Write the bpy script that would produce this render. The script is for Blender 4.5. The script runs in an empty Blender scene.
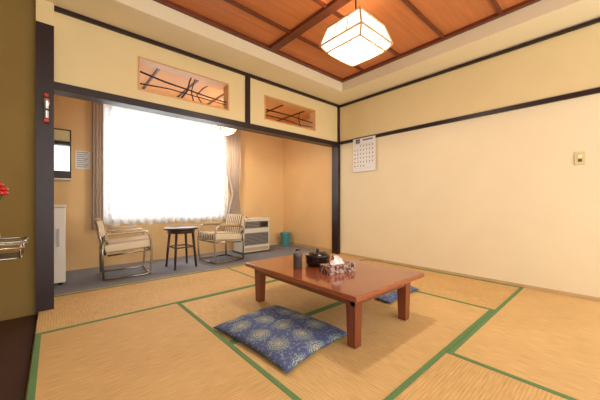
import bpy, math, random
from mathutils import Vector, Matrix
random.seed(4)
S=bpy.context.scene
S.view_settings.view_transform='Standard'
S.view_settings.look='None'
S.view_settings.exposure=0.08

def lin(c):
    r=[]
    for v in c:
        v/=255.0
        r.append(v/12.92 if v<=0.04045 else ((v+0.055)/1.055)**2.4)
    return (r[0],r[1],r[2],1.0)
def nn(nt,t,**k):
    n=nt.nodes.new(t)
    for a,b in k.items(): setattr(n,a,b)
    return n
def mat(name,col,rough=0.6,metal=0.0,var=0.06,scale=6.0,bump=0.0,bscale=80.0,emis=None,estr=0.0,stretch=None,spec=0.5,coat=0.0):
    m=bpy.data.materials.new(name); m.use_nodes=True
    nt=m.node_tree; b=nt.nodes['Principled BSDF']
    b.inputs['Roughness'].default_value=rough
    b.inputs['Metallic'].default_value=metal
    b.inputs['Specular IOR Level'].default_value=spec
    b.inputs['Coat Weight'].default_value=coat
    b.inputs['Coat Roughness'].default_value=0.08
    c=lin(col)
    tc=nn(nt,'ShaderNodeTexCoord'); mp=nn(nt,'ShaderNodeMapping')
    nt.links.new(tc.outputs['Object'],mp.inputs['Vector'])
    if stretch: mp.inputs['Scale'].default_value=stretch
    nz=nn(nt,'ShaderNodeTexNoise'); nz.inputs['Scale'].default_value=scale; nz.inputs['Detail'].default_value=4
    nt.links.new(mp.outputs[0],nz.inputs['Vector'])
    mx=nn(nt,'ShaderNodeMix',data_type='RGBA')
    mx.inputs[6].default_value=tuple(v*(1-var*1.6) for v in c[:3])+(1,)
    mx.inputs[7].default_value=tuple(min(1,v*(1+var*1.6)) for v in c[:3])+(1,)
    nt.links.new(nz.outputs['Fac'],mx.inputs[0])
    nt.links.new(mx.outputs[2],b.inputs['Base Color'])
    if bump>0:
        n2=nn(nt,'ShaderNodeTexNoise'); n2.inputs['Scale'].default_value=bscale
        nt.links.new(mp.outputs[0],n2.inputs['Vector'])
        bp=nn(nt,'ShaderNodeBump'); bp.inputs['Strength'].default_value=bump; bp.inputs['Distance'].default_value=0.003
        nt.links.new(n2.outputs['Fac'],bp.inputs['Height']); nt.links.new(bp.outputs[0],b.inputs['Normal'])
    if emis:
        b.inputs['Emission Color'].default_value=lin(emis); b.inputs['Emission Strength'].default_value=estr
    return m

# ---------- materials
M={}
M['wall']=mat('plaster_cream',(240,225,190),0.9,var=0.03,scale=3,bump=0.25,bscale=220)
M['wallup']=mat('plaster_yellow',(235,214,163),0.9,var=0.03,scale=3,bump=0.25,bscale=220)
M['olive']=mat('plaster_olive',(140,114,60),0.9,var=0.06,scale=3,bump=0.25,bscale=200)
M['orange']=mat('plaster_ochre',(238,202,148),0.9,var=0.04,scale=3,bump=0.2,bscale=200)
M['cream']=mat('soffit_cream',(242,230,196),0.9,var=0.02,scale=3)
M['dark']=mat('dark_timber',(40,18,20),0.4,var=0.25,scale=10,stretch=(1,1,1))
M['frame']=mat('ceiling_timber',(112,54,30),0.45,var=0.2,scale=12)
M['ceil']=mat('ceiling_board_wood',(204,126,72),0.5,var=0.18,scale=4,stretch=(0.5,7,1))
M['ceil2']=mat('verandah_ceiling_wood',(232,160,90),0.55,var=0.12,scale=7,stretch=(0.6,9,1))
M['entry']=mat('dark_brown_floor',(66,38,30),0.5,var=0.2,scale=5)
M['carpet']=mat('blue_grey_carpet',(138,142,152),0.95,var=0.12,scale=120,bump=0.5,bscale=400)
M['heri']=mat('tatami_border_green',(98,138,84),0.8,var=0.15,scale=150,bump=0.2,bscale=300)
M['table']=mat('lacquered_table_wood',(150,79,50),0.18,var=0.2,scale=5,stretch=(9,0.7,3),coat=0.7)
M['tleg']=mat('table_leg_wood',(124,62,36),0.3,var=0.2,scale=6,stretch=(6,6,0.8),coat=0.3)
M['black']=mat('black_lacquer',(28,22,22),0.25,var=0.1,coat=0.4)
M['brownblk']=mat('dark_brown_stool_wood',(62,32,28),0.3,var=0.2,coat=0.3)
M['chrome']=mat('chrome_tube',(185,178,165),0.25,metal=1.0,var=0.02)
M['steel']=mat('brushed_steel',(190,190,188),0.3,metal=0.9,var=0.04)
M['white']=mat('white_enamel',(236,232,222),0.4,var=0.02)
M['alum']=mat('aluminium_sash',(170,172,174),0.4,metal=0.3,var=0.03)
M['paperw']=mat('white_paper',(240,238,234),0.8,var=0.01)
M['ink']=mat('printed_ink_grey',(120,124,140),0.8,var=0.05)
M['inkred']=mat('printed_ink_red',(190,60,50),0.8,var=0.05)
M['grey']=mat('grey_plastic',(90,84,80),0.5,var=0.05)
M['grill']=mat('heater_grille_dark',(92,82,72),0.5,var=0.1)
M['teal']=mat('teal_plastic',(90,170,180),0.45,var=0.05)
M['red']=mat('red_plastic',(205,40,34),0.4,var=0.05)
M['green']=mat('leaf_green',(60,100,40),0.6,var=0.2)
M['drape']=mat('taupe_drape',(200,182,168),0.9,var=0.08,scale=30,bump=0.2,bscale=300)
M['beigesw']=mat('beige_switch',(222,208,150),0.5,var=0.02)
M['mirror']=mat('mirror_glass',(225,225,220),0.05,metal=1.0,var=0.0)
M['branch']=mat('branch_bark',(50,26,20),0.7,var=0.3,scale=30)
M['armpad']=mat('beige_armrest',(206,180,140),0.6,var=0.08)
M['lampwood']=mat('pale_lamp_wood',(222,168,110),0.5,var=0.1,scale=20)
M['lampp']=mat('lit_shade_paper',(255,250,238),0.8,var=0.0,emis=(255,244,222),estr=1.3)
M['bulb']=mat('lit_bulb',(255,250,238),0.8,var=0.0,emis=(255,240,215),estr=6)
M['sill']=mat('pale_sill_wood',(205,172,126),0.5,var=0.12,stretch=(1,1,1))

def tatami(name,axis,col=(219,184,126)):
    m=mat(name,col,0.7,var=0.0,spec=0.35); nt=m.node_tree; b=nt.nodes['Principled BSDF']
    tc=nn(nt,'ShaderNodeTexCoord')
    def tex(scale,vec,det=2):
        mp=nn(nt,'ShaderNodeMapping'); mp.inputs['Scale'].default_value=vec
        nt.links.new(tc.outputs['Object'],mp.inputs[0])
        t=nn(nt,'ShaderNodeTexNoise'); t.inputs['Scale'].default_value=scale; t.inputs['Detail'].default_value=det
        nt.links.new(mp.outputs[0],t.inputs['Vector']); return t
    v=(10,210,1) if axis=='Y' else (210,10,1)
    a=tex(1.0,v,3); big=tex(2.2,(1,1,1),3)
    wv=nn(nt,'ShaderNodeTexWave'); wv.wave_type='BANDS'; wv.bands_direction='Y' if axis=='Y' else 'X'
    wv.inputs['Scale'].default_value=20; wv.inputs['Distortion'].default_value=0.2; wv.inputs['Detail Scale'].default_value=3
    nt.links.new(tc.outputs['Object'],wv.inputs['Vector'])
    r=nn(nt,'ShaderNodeValToRGB')
    c=lin(col)
    r.color_ramp.elements[0].position=0.25; r.color_ramp.elements[1].position=0.75
    r.color_ramp.elements[0].color=(c[0]*.76,c[1]*.72,c[2]*.62,1); r.color_ramp.elements[1].color=(min(1,c[0]*1.14),c[1]*1.14,c[2]*1.16,1)
    s=nn(nt,'ShaderNodeMath',operation='MULTIPLY_ADD'); nt.links.new(wv.outputs['Fac'],s.inputs[0]); s.inputs[1].default_value=0.15
    s2=nn(nt,'ShaderNodeMath',operation='MULTIPLY_ADD'); nt.links.new(big.outputs['Fac'],s2.inputs[0]); s2.inputs[1].default_value=0.35
    nt.links.new(a.outputs['Fac'],s2.inputs[2])
    s3=nn(nt,'ShaderNodeMath',operation='SUBTRACT'); nt.links.new(s2.outputs[0],s3.inputs[0]); s3.inputs[1].default_value=0.245
    nt.links.new(s3.outputs[0],s.inputs[2])
    nt.links.new(s.outputs[0],r.inputs[0]); nt.links.new(r.outputs[0],b.inputs['Base Color'])
    bp=nn(nt,'ShaderNodeBump'); bp.inputs['Strength'].default_value=0.25; bp.inputs['Distance'].default_value=0.001
    nt.links.new(s.outputs[0],bp.inputs['Height']); nt.links.new(bp.outputs[0],b.inputs['Normal'])
    return m
M['tatX']=tatami('tatami_rush_x','X'); M['tatY']=tatami('tatami_rush_y','Y',(216,179,120))

def stripes():
    m=mat('striped_cushion',(200,180,140),0.85,var=0.0); nt=m.node_tree; b=nt.nodes['Principled BSDF']
    tc=nn(nt,'ShaderNodeTexCoord'); wv=nn(nt,'ShaderNodeTexWave'); wv.bands_direction='Y'
    wv.inputs['Scale'].default_value=6.5
    nt.links.new(tc.outputs['Object'],wv.inputs['Vector'])
    r=nn(nt,'ShaderNodeValToRGB'); r.color_ramp.interpolation='CONSTANT'
    e=r.color_ramp.elements; e[0].color=lin((112,80,62)); e[1].position=.3; e[1].color=lin((224,204,168))
    x=e.new(.62); x.color=lin((164,132,98)); x=e.new(.8); x.color=lin((232,218,190))
    nt.links.new(wv.outputs['Fac'],r.inputs[0]); nt.links.new(r.outputs[0],b.inputs['Base Color'])
    return m
M['stripe']=stripes()

def zabu():
    m=mat('zabuton_fabric',(50,70,120),0.9,var=0.0,bump=0.2,bscale=250); nt=m.node_tree; b=nt.nodes['Principled BSDF']
    tc=nn(nt,'ShaderNodeTexCoord'); mp=nn(nt,'ShaderNodeMapping'); mp.inputs['Scale'].default_value=(6.0,6.0,0.0); mp.inputs['Location'].default_value=(0.2,0.3,0)
    nt.links.new(tc.outputs['Object'],mp.inputs[0])
    vo=nn(nt,'ShaderNodeTexVoronoi'); vo.voronoi_dimensions='2D'; vo.inputs['Scale'].default_value=1.0; vo.inputs['Randomness'].default_value=0.35
    nt.links.new(mp.outputs[0],vo.inputs['Vector'])
    sub=nn(nt,'ShaderNodeVectorMath',operation='SUBTRACT'); nt.links.new(mp.outputs[0],sub.inputs[0]); nt.links.new(vo.outputs['Position'],sub.inputs[1])
    sx=nn(nt,'ShaderNodeSeparateXYZ'); nt.links.new(sub.outputs[0],sx.inputs[0])
    at=nn(nt,'ShaderNodeMath',operation='ARCTAN2'); nt.links.new(sx.outputs[1],at.inputs[0]); nt.links.new(sx.outputs[0],at.inputs[1])
    mu=nn(nt,'ShaderNodeMath',operation='MULTIPLY'); nt.links.new(at.outputs[0],mu.inputs[0]); mu.inputs[1].default_value=12
    si=nn(nt,'ShaderNodeMath',operation='SINE'); nt.links.new(mu.outputs[0],si.inputs[0])
    ma=nn(nt,'ShaderNodeMath',operation='MULTIPLY_ADD'); nt.links.new(si.outputs[0],ma.inputs[0]); ma.inputs[1].default_value=0.022; nt.links.new(vo.outputs['Distance'],ma.inputs[2])
    r=nn(nt,'ShaderNodeValToRGB'); r.color_ramp.interpolation='CONSTANT'; e=r.color_ramp.elements
    e[0].color=lin((196,184,146)); e[1].position=.06; e[1].color=lin((112,84,104))
    for p,c in [(.10,(168,176,164)),(.16,(72,86,122)),(.21,(158,166,158)),(.255,(76,108,118)),(.31,(146,156,160)),(.35,(62,76,114)),(.385,(120,132,150)),(.41,(76,90,132))]:
        x=e.new(p); x.color=lin(c)
    nt.links.new(ma.outputs[0],r.inputs[0])
    nz=nn(nt,'ShaderNodeTexNoise'); nz.inputs['Scale'].default_value=60; nt.links.new(tc.outputs['Object'],nz.inputs['Vector'])
    r2=nn(nt,'ShaderNodeValToRGB'); r2.color_ramp.elements[0].position=.54; r2.color_ramp.elements[1].position=.62
    r2.color_ramp.elements[0].color=(0,0,0,1); r2.color_ramp.elements[1].color=(.3,.3,.3,1)
    nt.links.new(nz.outputs['Fac'],r2.inputs[0])
    mx=nn(nt,'ShaderNodeMix',data_type='RGBA'); mx.inputs[7].default_value=lin((190,196,205))
    nt.links.new(r2.outputs[0],mx.inputs[0]); nt.links.new(r.outputs[0],mx.inputs[6])
    nt.links.new(mx.outputs[2],b.inputs['Base Color'])
    return m
M['zabu']=zabu()

def lace():
    m=bpy.data.materials.new('lace_curtain_fabric'); m.use_nodes=True; nt=m.node_tree
    nt.nodes.clear(); o=nn(nt,'ShaderNodeOutputMaterial')
    d=nn(nt,'ShaderNodeBsdfDiffuse'); d.inputs[0].default_value=(.88,.89,.91,1)
    t=nn(nt,'ShaderNodeBsdfTranslucent'); t.inputs[0].default_value=(.86,.88,.91,1)
    tr=nn(nt,'ShaderNodeBsdfTransparent')
    a=nn(nt,'ShaderNodeMixShader'); a.inputs[0].default_value=.5; nt.links.new(d.outputs[0],a.inputs[1]); nt.links.new(t.outputs[0],a.inputs[2])
    tc=nn(nt,'ShaderNodeTexCoord'); nz=nn(nt,'ShaderNodeTexVoronoi'); nz.inputs['Scale'].default_value=22; nt.links.new(tc.outputs['Object'],nz.inputs['Vector'])
    ma=nn(nt,'ShaderNodeMath',operation='MULTIPLY'); nt.links.new(nz.outputs['Distance'],ma.inputs[0]); ma.inputs[1].default_value=.30
    b=nn(nt,'ShaderNodeMixShader'); nt.links.new(ma.outputs[0],b.inputs[0]); nt.links.new(a.outputs[0],b.inputs[1]); nt.links.new(tr.outputs[0],b.inputs[2])
    nt.links.new(b.outputs[0],o.inputs[0]); return m
M['lace']=lace()
def glass():
    m=bpy.data.materials.new('window_glass'); m.use_nodes=True; nt=m.node_tree
    nt.nodes.clear(); o=nn(nt,'ShaderNodeOutputMaterial')
    tr=nn(nt,'ShaderNodeBsdfTransparent'); tr.inputs[0].default_value=(.95,.97,.97,1)
    g=nn(nt,'ShaderNodeBsdfGlossy'); g.inputs['Roughness'].default_value=.05
    b=nn(nt,'ShaderNodeMixShader'); b.inputs[0].default_value=.06; nt.links.new(tr.outputs[0],b.inputs[1]); nt.links.new(g.outputs[0],b.inputs[2])
    nt.links.new(b.outputs[0],o.inputs[0]); return m
M['glass']=glass()

# ---------- mesh builder
class B:
    def __init__(s): s.v=[]; s.f=[]; s.m=[]; s.sm=[]; s.mats=[]
    def mi(s,k):
        if k not in s.mats: s.mats.append(k)
        return s.mats.index(k)
    def add(s,vs,fs,k,smooth=False,M4=None):
        o=len(s.v); i=s.mi(k)
        for v in vs:
            v=Vector(v)
            if M4 is not None: v=M4@v
            s.v.append(tuple(v))
        for f in fs: s.f.append([o+a for a in f]); s.m.append(i); s.sm.append(smooth)
    def box(s,a,b,k,M4=None,r=0.0):
        x0,y0,z0=[min(p,q) for p,q in zip(a,b)]; x1,y1,z1=[max(p,q) for p,q in zip(a,b)]
        if r<=0:
            s.add([(x0,y0,z0),(x1,y0,z0),(x1,y1,z0),(x0,y1,z0),(x0,y0,z1),(x1,y0,z1),(x1,y1,z1),(x0,y1,z1)],
              [(0,3,2,1),(4,5,6,7),(0,1,5,4),(1,2,6,5),(2,3,7,6),(3,0,4,7)],k,False,M4)
        else:
            import bmesh
            bm=bmesh.new(); bmesh.ops.create_cube(bm,size=1)
            for v in bm.verts: v.co=Vector(((x0+x1)/2+v.co.x*(x1-x0),(y0+y1)/2+v.co.y*(y1-y0),(z0+z1)/2+v.co.z*(z1-z0)))
            bmesh.ops.bevel(bm,geom=list(bm.edges),offset=r,segments=3,profile=.5,affect='EDGES')
            bm.verts.index_update()
            s.add([v.co.copy() for v in bm.verts],[[v.index for v in f.verts] for f in bm.faces],k,True if r>0.012 else False,M4); bm.free()
    def rev(s,prof,k,c=(0,0,0),n=28,smooth=True,M4=None):
        vs=[];fs=[]
        for r,z in prof:
            for i in range(n):
                a=2*math.pi*i/n; vs.append((c[0]+r*math.cos(a),c[1]+r*math.sin(a),c[2]+z))
        for j in range(len(prof)-1):
            for i in range(n):
                fs.append((j*n+i,j*n+(i+1)%n,(j+1)*n+(i+1)%n,(j+1)*n+i))
        fs.append(list(range(n))[::-1]); fs.append([ (len(prof)-1)*n+i for i in range(n)])
        s.add(vs,fs,k,smooth,M4)
    def tube(s,pts,r,k,n=10,closed=False,M4=None,taper=None):
        P=[Vector(p) for p in pts]; vs=[];fs=[]; N=len(P); up=None
        for i,p in enumerate(P):
            if closed: t=P[(i+1)%N]-P[i-1]
            else: t=P[min(i+1,N-1)]-P[max(i-1,0)]
            t.normalize()
            if up is None:
                up=Vector((0,0,1)) if abs(t.z)<.9 else Vector((1,0,0))
            a=(up-t*up.dot(t)); 
            if a.length<1e-4: a=t.orthogonal()
            a.normalize(); bb=t.cross(a); up=a
            rr=r if taper is None else r*(1+(taper-1)*i/(N-1))
            for j in range(n):
                q=2*math.pi*j/n; vs.append(p+a*rr*math.cos(q)+bb*rr*math.sin(q))
        for i in range(N if closed else N-1):
            for j in range(n):
                i2=(i+1)%N
                fs.append((i*n+j,i*n+(j+1)%n,i2*n+(j+1)%n,i2*n+j))
        if not closed: fs.append(list(range(n))[::-1]); fs.append([(N-1)*n+j for j in range(n)])
        s.add(vs,fs,k,True,M4)
    def make(s,name,loc=(0,0,0),rotz=0,sc=1.0):
        me=bpy.data.meshes.new(name); me.from_pydata([(a*sc,b*sc,c*sc) for a,b,c in s.v],[],s.f)
        for k in s.mats: me.materials.append(M[k])
        for p,i,sm in zip(me.polygons,s.m,s.sm): p.material_index=i; p.use_smooth=sm
        import bmesh
        bm=bmesh.new(); bm.from_mesh(me); bmesh.ops.recalc_face_normals(bm,faces=bm.faces); bm.to_mesh(me); bm.free()
        me.update()
        o=bpy.data.objects.new(name,me); bpy.context.collection.objects.link(o)
        o.location=loc; o.rotation_euler=(0,0,rotz); return o
def fillet(pts,r,seg=6,closed=False):
    P=[Vector(p) for p in pts]; out=[]; N=len(P)
    for i,p in enumerate(P):
        if not closed and i in (0,N-1): out.append(p); continue
        a=P[i-1]; b=P[(i+1)%N]; da=(a-p); db=(b-p); rr=min(r,da.length*.49,db.length*.49)
        p0=p+da.normalized()*rr; p1=p+db.normalized()*rr
        for k in range(seg+1):
            t=k/seg; out.append(p0*(1-t)**2+p*2*t*(1-t)+p1*t*t)
    return out
def boxobj(name,a,b,k):
    c=[(p+q)/2 for p,q in zip(a,b)]; q=B(); q.box([x-y for x,y in zip(a,c)],[x-y for x,y in zip(b,c)],k); return q.make(name,c)
def multi(name,boxes,k):
    q=B()
    for a,b in boxes: q.box(a,b,k)
    return q.make(name)

XR=3.51; YP=3.01; YW=4.50; YF=-1.30; XL=-1.30; YC=3.35; XT=-.09
ZS=2.43; ZC=2.59
# ---------- shell
boxobj('floor',(XL-.1,YF,-.16),(XR+.1,YW+.12,-.06),'sill')
boxobj('entry_floor',(XL,YF,-.06),(XT-.012,YP,-.03),'entry')
boxobj('floor_carpet_verandah',(XL,YC+.03,-.06),(XR,YW,-.003),'carpet')
boxobj('trim_1',(XT-.012,YC,-.06),(XR,YC+.03,.0),'sill')
boxobj('wall_right',(XR,YF,-.06),(XR+.1,YP+.1,2.75),'wall')
boxobj('wall_right_verandah',(XR,YP+.1,-.06),(XR+.1,YW+.12,2.75),'orange')
boxobj('wall_left',(XL-.1,YF,-.06),(XL,YW+.12,2.75),'olive')
x0,x1,z0,z1=.50,2.22,.62,2.15
multi('wall_window',[((XL,YW,-.06),(x0,YW+.12,2.75)),((x1,YW,-.06),(XR,YW+.12,2.75)),((x0,YW,-.06),(x1,YW+.12,z0)),((x0,YW,z1),(x1,YW+.12,2.75))],'orange')
o1=(.61,1.53); o2=(2.05,2.955); oz=(1.93,2.225)
PB=YP+.10
multi('wall_partition',[((0,YP,1.82),(XR,PB,oz[0])),((0,YP,oz[1]),(XR,PB,2.75)),
  ((0,YP,oz[0]),(o1[0],PB,oz[1])),((o1[1],YP,oz[0]),(o2[0],PB,oz[1])),((o2[1],YP,oz[0]),(XR,PB,oz[1]))],'wallup')
boxobj('wall_entry',(XL,YP,-.06),(-.10,PB,2.75),'olive')
boxobj('wall_right_upper',(XR-.004,YF,1.84),(XR,YP,2.40),'wallup')
boxobj('trim_post_left',(-.105,YP-.05,-.06),(0,PB+.03,2.25),'dark')
boxobj('trim_post_left_cap',(-.105,YP-.05,2.25),(0,PB+.03,2.43),'wallup')
boxobj('trim_post_right',(XR-.045,YP-.02,0),(XR,PB+.02,2.40),'dark')
boxobj('trim_lintel',(0,YP-.02,1.755),(XR-.045,PB+.02,1.82),'dark')
boxobj('trim_strut',(1.755,YP-.018,1.82),(1.82,YP,2.395),'dark')
boxobj('trim_2',(0,YP-.025,2.395),(XR,YP,2.43),'dark')
boxobj('trim_3',(XR-.025,YF,2.39),(XR,YP-.025,2.42),'dark')
boxobj('trim_4',(XR-.022,YF,1.785),(XR,YP-.02,1.83),'dark')
boxobj('baseboard_right',(XR-.012,YF,0),(XR,YP-.02,.03),'sill')
boxobj('baseboard_verandah',(XR-.012,PB+.02,0),(XR,YW,.06),'sill')
for i,(a,b) in enumerate([o1,o2]):
    q=B(); t=.012
    q.box((a,YP-.006,oz[0]-t),(b,PB+.006,oz[0]+.004),'lampwood'); q.box((a,YP-.006,oz[1]-.004),(b,PB+.006,oz[1]+t),'lampwood')
    q.box((a-t,YP-.006,oz[0]-t),(a+.004,PB+.006,oz[1]+t),'lampwood'); q.box((b-.004,YP-.006,oz[0]-t),(b+t,PB+.006,oz[1]+t),'lampwood')
    q.make('trim_transom_frame')
q=B(); ym=YP+.05
def br(pts,r=.007): q.tube([(x,ym,z) for x,z in pts],r,'branch',n=6,taper=.7)
br([(.61,2.12),(.85,2.08),(1.1,2.06),(1.3,2.04),(1.53,2.03)],.010)
br([(.61,2.0),(.9,2.02),(1.2,2.01),(1.53,2.0)])
br([(1.0,1.93),(1.08,2.05),(1.1,2.15),(1.12,2.2)],.009)
br([(1.15,1.93),(1.12,2.05),(1.16,2.2)])
br([(1.25,1.93),(1.18,2.03),(1.25,2.12),(1.30,2.16)])
q.make('trim_branch_lattice')
q=B()
br([(2.05,2.07),(2.5,2.075),(2.955,2.05)],.010)
br([(2.05,2.0),(2.4,2.0),(2.7,1.98),(2.955,1.99)])
br([(2.72,1.93),(2.66,2.06),(2.70,2.16)])
q.make('trim_branch_lattice')

# ceiling
D=.41; XA=.30; DX=.41
multi('ceiling_soffit',[((XL,YP-D,ZS),(XR,YP,ZS+.03)),((XR-DX,YF,ZS),(XR,YP-D,ZS+.03)),((XL,YF,ZS),(XA,YP-D,ZS+.03)),
   ((XA,YP-D,ZS+.03),(XR-DX,YP-D+.03,ZC)),((XR-DX,YF,ZS+.03),(XR-DX+.03,YP-D+.03,ZC)),((XA-.03,YF,ZS+.03),(XA,YP-D+.03,ZC))],'cream')
q=B()
q.box((XA-.03,YF,ZC),(XR-DX+.03,YP-D+.03,ZC+.03),'ceil')
q.make('ceiling')
q=B()
fx0,fx1,fy=XA,XR-DX,YP-D
q.box((fx0,fy-.045,ZC-.03),(fx1,fy,ZC),'frame'); q.box((fx1-.045,YF,ZC-.03),(fx1,fy-.045,ZC),'frame'); q.box((fx0,YF,ZC-.03),(fx0+.045,fy-.045,ZC),'frame')
q.box((1.80,YF,ZC-.035),(1.89,fy-.045,ZC),'frame')
for y in [2.20,1.70,1.20,.70,.20,-.3,-.8]:
    q.box((fx0+.045,y-.015,ZC-.022),(1.80,y+.015,ZC),'frame'); q.box((1.89,y-.015,ZC-.022),(fx1-.045,y+.015,ZC),'frame')
q.make('ceiling_batten_grid')
boxobj('ceiling_verandah',(XL,PB,2.38),(XR,YW,2.42),'ceil2')
q=B()
for x in [0,.45,.9,1.35,1.8,2.25,2.7,3.15]: q.box((x-.012,PB,2.365),(x+.012,YW,2.38),'frame')
q.make('ceiling_verandah_battens')
boxobj('roof_slab',(XL-.1,YF,2.75),(XR+.1,YW+.12,2.80),'cream')

# ---------- tatami mats
def mat_tatami(x0,x1,y0,y1,axis,ends=()):
    cx,cy=(x0+x1)/2,(y0+y1)/2; w,h=(x1-x0)/2-.001,(y1-y0)/2-.001; q=B()
    q.box((-w,-h,-.05),(w,h,-.001),'tat'+axis); bw=.027; z0,z1=-.002,.0015
    if axis=='X': q.box((-w,-h,z0),(w,-h+bw,z1),'heri'); q.box((-w,h-bw,z0),(w,h,z1),'heri')
    else: q.box((-w,-h,z0),(-w+bw,h,z1),'heri'); q.box((w-bw,-h,z0),(w,h,z1),'heri')
    if 'R' in ends: q.box((w-bw*.6,-h+bw,z0),(w,h-bw,z1),'heri')
    q.make('tatami_mat',(cx,cy,0))
X1,X2,X3=.80,1.69,2.58; Y1,Y2,Y3=.635,1.54,2.445; Y0=-.27
mat_tatami(XT,X2,Y3,YC,'X',('R',)); mat_tatami(X2,XR-.012,Y3,YC,'X')
mat_tatami(XT,X1,Y1,Y3,'Y'); mat_tatami(X3,XR-.012,Y1,Y3,'Y')
mat_tatami(X1,X3,Y2,Y3,'X'); mat_tatami(X1,X3,Y1,Y2,'X')
mat_tatami(X2,XR-.012,Y0,Y1,'X'); mat_tatami(X1,X2,-1.17,Y1,'Y'); mat_tatami(XT,X1,-1.17,Y1,'Y'); mat_tatami(X2,XR-.012,-1.17,Y0,'X')

# ---------- low table
q=B(); tx0,tx1,ty0,ty1=-.40,.405,-.60,.57; zt=.335
q.box((tx0,ty0,zt-.032),(tx1,ty1,zt),'table',r=.008)
q.box((tx0+.07,ty0+.07,zt-.085),(tx1-.07,ty0+.095,zt-.03),'tleg'); q.box((tx0+.07,ty1-.075,zt-.085),(tx1-.07,ty1-.05,zt-.03),'tleg')
q.box((tx0+.07,ty0+.07,zt-.085),(tx0+.095,ty1-.06,zt-.03),'tleg'); q.box((tx1-.095,ty0+.07,zt-.085),(tx1-.07,ty1-.06,zt-.03),'tleg')
for sx in (-1,1):
    for sy in (-1,1):
        cx,cy=sx*.29,sy*.50; a=.036; b2=.028
        vs=[(cx-b2,cy-b2,.0015),(cx+b2,cy-b2,.0015),(cx+b2,cy+b2,.0015),(cx-b2,cy+b2,.0015),(cx-a,cy-a,zt-.03),(cx+a,cy-a,zt-.03),(cx+a,cy+a,zt-.03),(cx-a,cy+a,zt-.03)]
        q.add(vs,[(0,3,2,1),(4,5,6,7),(0,1,5,4),(1,2,6,5),(2,3,7,6),(3,0,4,7)],'tleg')
q.make('low_table',(1.62,1.525,0))
zt+=.0005
q=B(); q.rev([(.05,0),(.085,.004),(.098,.02),(.1,.06),(.1,.072),(.103,.074),(.103,.085),(.085,.10),(.03,.108),(.014,.108),(.012,.12),(.018,.126),(.012,.132)],'black'); q.make('lacquer_tea_container',(1.62,1.62,zt))
q=B(); q.rev([(.030,0),(.034,.003),(.034,.085),(.036,.086),(.036,.118),(.03,.122)],'grey'); q.make('tea_canister',(1.43,1.65,zt))
q=B(); q.rev([(.026,0),(.03,.003),(.030,.10),(.026,.104),(.02,.12),(.02,.13)],'black'); q.make('soy_jar',(1.50,1.73,zt))
m=mat('tissue_box_print',(150,90,80),.6,var=0.0)
nt=m.node_tree; vo=nn(nt,'ShaderNodeTexVoronoi'); vo.inputs['Scale'].default_value=70; r=nn(nt,'ShaderNodeValToRGB'); r.color_ramp.interpolation='CONSTANT'
tc=nn(nt,'ShaderNodeTexCoord'); nt.links.new(tc.outputs['Object'],vo.inputs['Vector'])
e=r.color_ramp.elements; e[0].color=lin((190,168,150)); e[1].position=.35; e[1].color=lin((112,60,56)); e.new(.7).color=lin((72,50,54)); e.new(.85).color=lin((160,120,100))
sx=nn(nt,'ShaderNodeSeparateColor'); nt.links.new(vo.outputs['Color'],sx.inputs[0]); nt.links.new(sx.outputs[0],r.inputs[0]); nt.links.new(r.outputs[0],nt.nodes['Principled BSDF'].inputs['Base Color'])
M['tissuebox']=m
q=B(); q.box((-.12,-.058,0),(.12,.058,.055),'tissuebox')
q.box((-.06,-.012,.055),(.06,.012,.0565),'paperw')
vs=[];fs=[]; n=12
for j in range(5):
    for i in range(n):
        t=i/(n-1)*2-1; h=j/4
        vs.append((t*.055*(1-.15*h),.012*math.sin(t*5+h*2)*(1+h)+.02*h,.0555+h*.055*(1-.5*t*t)+.005*math.sin(t*9)*h))
for j in range(4):
    for i in range(n-1): fs.append((j*n+i,j*n+i+1,(j+1)*n+i+1,(j+1)*n+i))
q.add(vs,fs,'paperw',True); q.make('tissue_box',(1.58,1.37,zt),math.radians(-12))

# ---------- zabuton cushions
def zabuton(loc,rot,w,h,t=.075):
    q=B(); n=48; vs=[];fs=[]
    for side in (1,-1):
        for j in range(n+1):
            for i in range(n+1):
                u=i/n*2-1; v=j/n*2-1
                x=u*w/2*(1-.05*(1-v*v)*u*u+.0*abs(u)); y=v*h/2*(1-.05*(1-u*u)*v*v)
                e=(max(0,1-u**4))**.5*(max(0,1-v**4))**.5
                c=t*.42*(1-.5*(u*u*v*v))
                if side<0: z=max(.0,c-c*e*1.8)
                else:
                    z=c+t*.58*e
                    z-=.018*math.exp(-(u*u+v*v)*30); z+=.004*math.sin(u*7+v*3)*e*math.cos(v*6)
                vs.append((x,y,z))
    N=(n+1)**2
    for s in (0,1):
        for j in range(n):
            for i in range(n):
                a=s*N+j*(n+1)+i; fs.append((a,a+1,a+n+2,a+n+1))
    for i in range(n):
        for a,b in [(i,i+1),(n*(n+1)+i,n*(n+1)+i+1),(i*(n+1),(i+1)*(n+1)),(i*(n+1)+n,(i+1)*(n+1)+n)]:
            fs.append((a,b,b+N,a+N))
    q.add(vs,fs,'zabu',True)
    q.make('zabuton_cushion',loc,rot)
zabuton((1.10,1.445,.0016),math.radians(5),.56,.72,.06)
zabuton((2.35,1.55,.0016),math.radians(2),.56,.62,.055)

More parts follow.
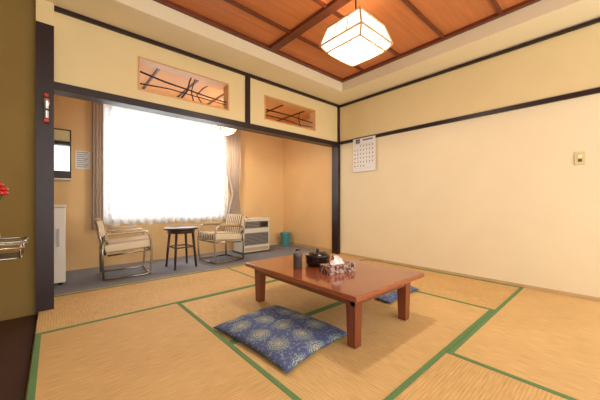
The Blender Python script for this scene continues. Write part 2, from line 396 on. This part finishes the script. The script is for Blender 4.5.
# ---------- pendant lamps
def lantern(name,loc,half,hh,ztop_cord):
    q=B(); r=.007
    T=half*.78; W=half; Bm=half*.80; z0,zm,z1=0,hh*.28,hh
    def ring(s,z): return [(-s,-s,z),(s,-s,z),(s,s,z),(-s,s,z)]
    R=[ring(Bm,z0),ring(W,zm),ring(T,z1)]
    for a,b in ((0,1),(1,2)):
        for i in range(4):
            q.add([R[a][i],R[a][(i+1)%4],R[b][(i+1)%4],R[b][i]],[(0,1,2,3)],'lampp')
            q.tube([R[a][i],R[b][i]],r,'lampwood',n=6)
    for Rg in R:
        for i in range(4): q.tube([Rg[i],Rg[(i+1)%4]],r,'lampwood',n=6)
    for i in range(4):
        for f in (.33,.67):
            mid=lambda g:[g[i][k]*(1-f)+g[(i+1)%4][k]*f for k in range(3)]
            q.tube([mid(R[1]),mid(R[2])],r*.5,'lampwood',n=6)
    q.box((-T,-.012,z1-.006),(T,.012,z1+.006),'lampwood'); q.box((-.012,-T,z1-.006),(.012,T,z1+.006),'lampwood')
    q.rev([(.0,0),(.05,.01),(.07,.05),(.05,.10),(.02,.12),(.02,.14)],'bulb',c=(0,0,z0+.03))
    q.rev([(.03,0),(.03,.05),(.02,.07)],'black',c=(0,0,z0+.16))
    q.tube([(0,0,z0+.2),(0,0,ztop_cord-loc[2])],.006,'black',n=6)
    q.rev([(.045,0),(.045,.018),(.03,.02)],'white',c=(0,0,ztop_cord-loc[2]-.02))
    q.make(name,loc)
lantern('pendant_lantern',(1.76,1.34,2.015),.198,.195,ZC)
lantern('pendant_lantern',(1.90,3.85,1.88),.14,.20,2.38)
def pt(name,loc,e,col,r):
    l=bpy.data.lights.new(name,'POINT'); l.energy=e; l.color=col; l.shadow_soft_size=r
    o=bpy.data.objects.new(name,l); bpy.context.collection.objects.link(o); o.location=loc
pt('lantern_bulb_light',(1.76,1.34,2.025),34,(1,.91,.77),.06)
pt('verandah_bulb_light',(1.90,3.85,1.89),30,(1,.84,.64),.05)

# ---------- calendar / switch
q=B()
q.box((-.004,-.2,-.26),(0,.2,.26),'paperw'); q.box((-.008,-.2,.245),(0,.2,.262),'grey')
q.box((-.0046,-.16,.20),(-.004,.02,.225),'ink'); q.box((-.0046,.07,.17),(-.004,.15,.235),'ink')
for r_ in range(6):
    for c_ in range(7):
        if r_==0 and c_<2 or r_==5 and c_>3: continue
        y=.165-c_*.053; z=.125-r_*.06
        q.box((-.0046,y-.011,z-.010),(-.004,y+.007,z+.010),'inkred' if c_==0 else 'ink')
for r_ in range(7): q.box((-.0044,-.18,.15-r_*.06),(-.004,.18,.1515-r_*.06),'ink')
q.make('wall_calendar',(XR-.023,2.505,1.57))
q=B(); q.box((-.008,-.036,-.058),(0,.036,.058),'beigesw',r=.003); q.box((-.012,-.012,.005),(-.007,.012,.03),'paperw'); q.box((-.012,-.012,-.03),(-.007,.012,-.005),'grey'); q.make('wall_switch',(XR,.214,1.238))

# ---------- window
q=B(); y=YW+.05; f=.035
def fr(xa,xb,za,zb,yy,f,d=.03):
    q.box((xa,yy,za),(xb,yy+d,za+f),'alum'); q.box((xa,yy,zb-f),(xb,yy+d,zb),'alum'); q.box((xa,yy,za+f),(xa+f,yy+d,zb-f),'alum'); q.box((xb-f,yy,za+f),(xb,yy+d,zb-f),'alum')
fr(x0,x1,z0,z1,y-.02,.03,.08)
xm=(x0+x1)/2
fr(x0+.03,xm+.02,z0+.03,z1-.03,y-.01,.035,.025); fr(xm-.02,x1-.03,z0+.03,z1-.03,y+.02,.035,.025)
q.box((x0+.065,y-.005,1.35),(xm-.015,y+.01,1.375),'alum'); q.box((xm+.015,y+.025,1.35),(x1-.065,y+.04,1.375),'alum')
q.box((x0+.06,y,z0+.06),(xm-.01,y+.004,z1-.06),'glass'); q.box((xm+.01,y+.03,z0+.06),(x1-.06,y+.034,z1-.06),'glass')
q.make('window_1')
boxobj('window_sill_board',(x0-.05,YW-.04,z0-.03),(x1+.05,YW,z0),'sill')
def curtain(name,k,xa,xb,za,zb,yc,amp,waves,pinch=None,nx=160,nz=24,hem=0):
    q=B(); vs=[];fs=[]
    for j in range(nz+1):
        t=j/nz; z=zb+(za-zb)*t
        for i in range(nx+1):
            u=i/nx; x=xa+(xb-xa)*u
            if pinch:
                pz,pa,px=pinch; x=x+(px-x)*pa*math.exp(-((z-pz)/.22)**2)
            a=amp*(.5+.5*t)
            vs.append((x,yc+a*math.sin(u*waves*2*math.pi+.4*math.sin(t*3))+a*.3*math.sin(u*waves*4.7+1+t), z+(hem*math.sin(u*waves*2*math.pi*.5) if j==nz else 0)))
    for j in range(nz):
        for i in range(nx):
            a=j*(nx+1)+i; fs.append((a,a+1,a+nx+2,a+nx+1))
    q.add(vs,fs,k,True); return q.make(name)
curtain('lace_curtain','lace',.46,1.37,.54,2.24,YW-.075,.022,9,hem=.015)
curtain('lace_curtain','lace',1.36,2.25,.54,2.24,YW-.075,.022,9,hem=.015)
curtain('drape_curtain','drape',.35,.48,.50,2.26,YW-.14,.022,4)
curtain('drape_curtain','drape',2.19,2.46,.61,2.26,YW-.14,.024,6,pinch=(1.0,.5,2.38))
q=B(); q.tube([(.28,YW-.10,2.27),(2.56,YW-.10,2.27)],.012,'lampwood'); q.box((.30,YW-.11,2.26),(.32,YW,2.28),'lampwood'); q.box((2.52,YW-.11,2.26),(2.54,YW,2.28),'lampwood'); q.make('curtain_rod')

# ---------- chairs
def chair(loc,rot,sc):
    q=B(); w=.25; r=.0125
    for s in (-1,1):
        loop=[(-.20,s*w,.42),(-.24,s*w,.54),(.24,s*w,.56),(.27,s*w,.30),(.25,s*w,.013),(-.24,s*w,.013)]
        P=fillet(loop,.07); q.tube(P,r,'chrome')
        q.tube([(-.24,s*w,.013),(-.25,s*w,.31),(-.24,s*w,.52)],r,'chrome')
        q.tube([(.255,s*w,.32),(-.2,s*w,.29)],r*.9,'chrome')
        q.tube([(-.16,s*w,.566),(.0,s*w,.574),(.17,s*w,.577)],.02,'armpad',n=12)
        q.tube([(-.22,s*w,.30),(-.31,s*w*.97,.68)],r,'chrome')
    q.tube([(.25,-w,.013),(.25,w,.013)],r,'chrome'); q.tube([(-.24,-w,.013),(-.24,w,.013)],r,'chrome')
    q.tube([(-.31,-w*.97,.68),(-.325,0,.685),(-.31,w*.97,.68)],r,'chrome'); q.tube([(.255,-w,.32),(.255,w,.32)],r,'chrome')
    Ms=Matrix.Translation((.02,0,.385))@Matrix.Rotation(math.radians(-4),4,'Y')
    q.box((-.26,-.235,-.055),(.26,.235,.055),'stripe',M4=Ms,r=.03)
    Mb=Matrix.Translation((-.25,0,.56))@Matrix.Rotation(math.radians(-13),4,'Y')
    q.box((-.04,-.235,-.16),(.04,.235,.16),'stripe',M4=Mb,r=.03)
    q.make('tubular_armchair',loc,rot,sc)
chair((.63,3.86,0),math.radians(-3),.92); chair((1.86,3.87,0),math.radians(186),.92)
q=B(); q.rev([(.0,.50),(.205,.50),(.215,.508),(.215,.522),(.205,.53),(.0,.53)],'brownblk',n=40)
for k in range(4):
    a=math.pi/4+k*math.pi/2; c,s=math.cos(a),math.sin(a)
    q.tube([(c*.20,s*.20,0.0),(c*.15,s*.15,.50)],.014,'brownblk',n=10,taper=1.25)
q.tube([(.172*math.cos(math.pi/4+k*math.pi/2),.172*math.sin(math.pi/4+k*math.pi/2),.27) for k in range(4)],.009,'brownblk',closed=True,n=8)
q.rev([(.165,.455),(.17,.455),(.17,.50),(.165,.50)],'brownblk',n=40)
q.make('round_side_table',(1.26,3.80,.0),math.radians(5),.98)
# heater
q=B(); q.box((-.26,-.16,.02),(.26,.16,.57),'white',r=.012)
q.box((-.27,-.17,.0),(.27,.17,.03),'grill'); q.box((-.265,-.165,.565),(.265,.165,.58),'white',r=.004)
q.box((-.23,-.168,.14),(.23,-.158,.34),'grill')
for i in range(9): q.box((-.23,-.174,.15+i*.022),(.23,-.166,.158+i*.022),'alum')
q.box((-.23,-.166,.42),(.23,-.159,.53),'grill')
for i in range(4): q.box((-.2,-.17,.435+i*.024),(.04,-.163,.443+i*.024),'alum')
q.box((.08,-.17,.44),(.2,-.163,.51),'black')
q.box((-.23,-.166,.05),(.23,-.159,.10),'armpad')
q.tube(fillet([(.15,.15,.45),(.15,.22,.45),(.40,.22,.45),(.40,.30,.45)],.04),.035,'steel')
q.make('kerosene_heater',(2.55,4.15,-.003))
q=B(); q.rev([(.075,0),(.08,.004),(.10,.25),(.106,.255),(.106,.262),(.096,.262),(.076,.01),(.0,.008)],'teal'); q.make('waste_bin',(3.36,4.24,-.003))
q=B(); q.box((-.24,-.21,.02),(.24,.24,.80),'white',r=.008); q.box((-.24,-.245,.03),(.24,-.215,.795),'white',r=.008); q.box((.17,-.258,.40),(.19,-.243,.58),'alum'); q.box((-.245,-.25,.80),(.245,.245,.825),'white',r=.006)
for sx in(-.2,.2):
    for sy in(-.18,.2): q.rev([(.02,0),(.02,.022)],'black',c=(sx,sy,0))
q.make('mini_refrigerator',(-.15,3.99,-.003))
q=B(); q.box((-.11,-.03,-.31),(.10,0,.31),'dark'); q.box((-.095,-.034,-.20),(.085,-.029,.295),'mirror'); q.box((-.11,-.10,-.31),(.10,0,-.295),'white'); q.make('wall_mirror_shelf',(.06,YW,1.43))
q=B(); q.box((-.075,-.003,-.115),(.075,0,.115),'paperw')
for i in range(8): q.box((-.06,-.0036,.09-i*.026),(.05-.015*(i%3),-.003,.098-i*.026),'ink')
q.make('wall_notice',(.275,YW,1.385))
q=B(); q.box((-.012,-.006,-.09),(.012,0,.09),'black'); q.rev([(.012,-.08),(.014,-.075),(.014,.02),(.02,.05),(.02,.075),(.017,.078)],'steel',c=(0,-.022,0),n=16); q.box((-.016,-.045,-.02),(.016,-.004,-.005),'black'); q.box((-.015,-.04,-.11),(.015,-.004,-.083),'red',r=.003); q.box((-.013,-.035,.09),(.013,-.004,.115),'red',r=.003)
q.make('emergency_torch',(-.045,YP-.05,1.58))
q=B(); 
q.box((-.22,-.13,.64),(.22,.13,.648),'glass')
for s in (-1,1): q.tube(fillet([(-.22,s*.13,.62),(.22,s*.13,.62)],.01),.007,'chrome')
q.tube(fillet([(-.22,-.13,.655),(.22,-.13,.655),(.22,.13,.655),(-.22,.13,.655)],.04,closed=True),.006,'chrome',closed=True)
q.tube(fillet([(-.20,-.11,.56),(.20,-.11,.56),(.20,.11,.56),(-.20,.11,.56)],.04,closed=True),.006,'chrome',closed=True)
for sx in(-.2,.2):
    for sy in(-.11,.11): q.tube([(sx,sy,.56),(sx,sy,.655)],.005,'chrome',n=6)
q.box((-.19,-.10,.56),(.19,.10,.566),'grill')
q.tube([(-.14,0,.56),(-.14,0,.02)],.016,'chrome'); q.rev([(.14,0),(.14,.012),(.02,.02)],'chrome',c=(-.14,0,0))
q.make('chrome_side_stand',(-.345,2.36,-.03))
q=B(); q.rev([(.03,0),(.045,.03),(.04,.08),(.018,.14),(.022,.16)],'white',n=20)
for k in range(9):
    a=k*.9; rx,ry=.055*math.cos(a),.055*math.sin(a); h=.28+.025*(k%3)
    q.tube([(0,0,.12),(rx*.5,ry*.5,.18),(rx,ry,h)],.002,'green',n=5)
    q.rev([(.004,-.012),(.02,-.004),(.024,.006),(.014,.016),(.003,.012)],'red',c=(rx,ry,h),n=10)
q.make('flower_vase',(-.28,2.38,.6185))

# ---------- light
w=bpy.data.worlds.new('world'); S.world=w; w.use_nodes=True
bg=w.node_tree.nodes['Background']; bg.inputs[0].default_value=(1,.975,.93,1); bg.inputs[1].default_value=2.65
l=bpy.data.lights.new('daylight_window','AREA'); l.shape='RECTANGLE'; l.size=2.6; l.size_y=2.4; l.energy=130; l.color=(.97,.98,1.0)
o=bpy.data.objects.new('daylight_window',l); bpy.context.collection.objects.link(o); o.location=((x0+x1)/2,YW+.9,1.7)
o.rotation_euler=Vector((0,-1,-.2)).to_track_quat('-Z','Y').to_euler()

cam=bpy.data.cameras.new('camera'); co=bpy.data.objects.new('camera',cam); bpy.context.collection.objects.link(co)
co.location=(0,0,.85); co.rotation_euler=(math.radians(90),0,math.radians(-41.4)); cam.sensor_width=36; cam.lens=36*279/600; cam.shift_y=2/600; cam.clip_start=.02
S.camera=co
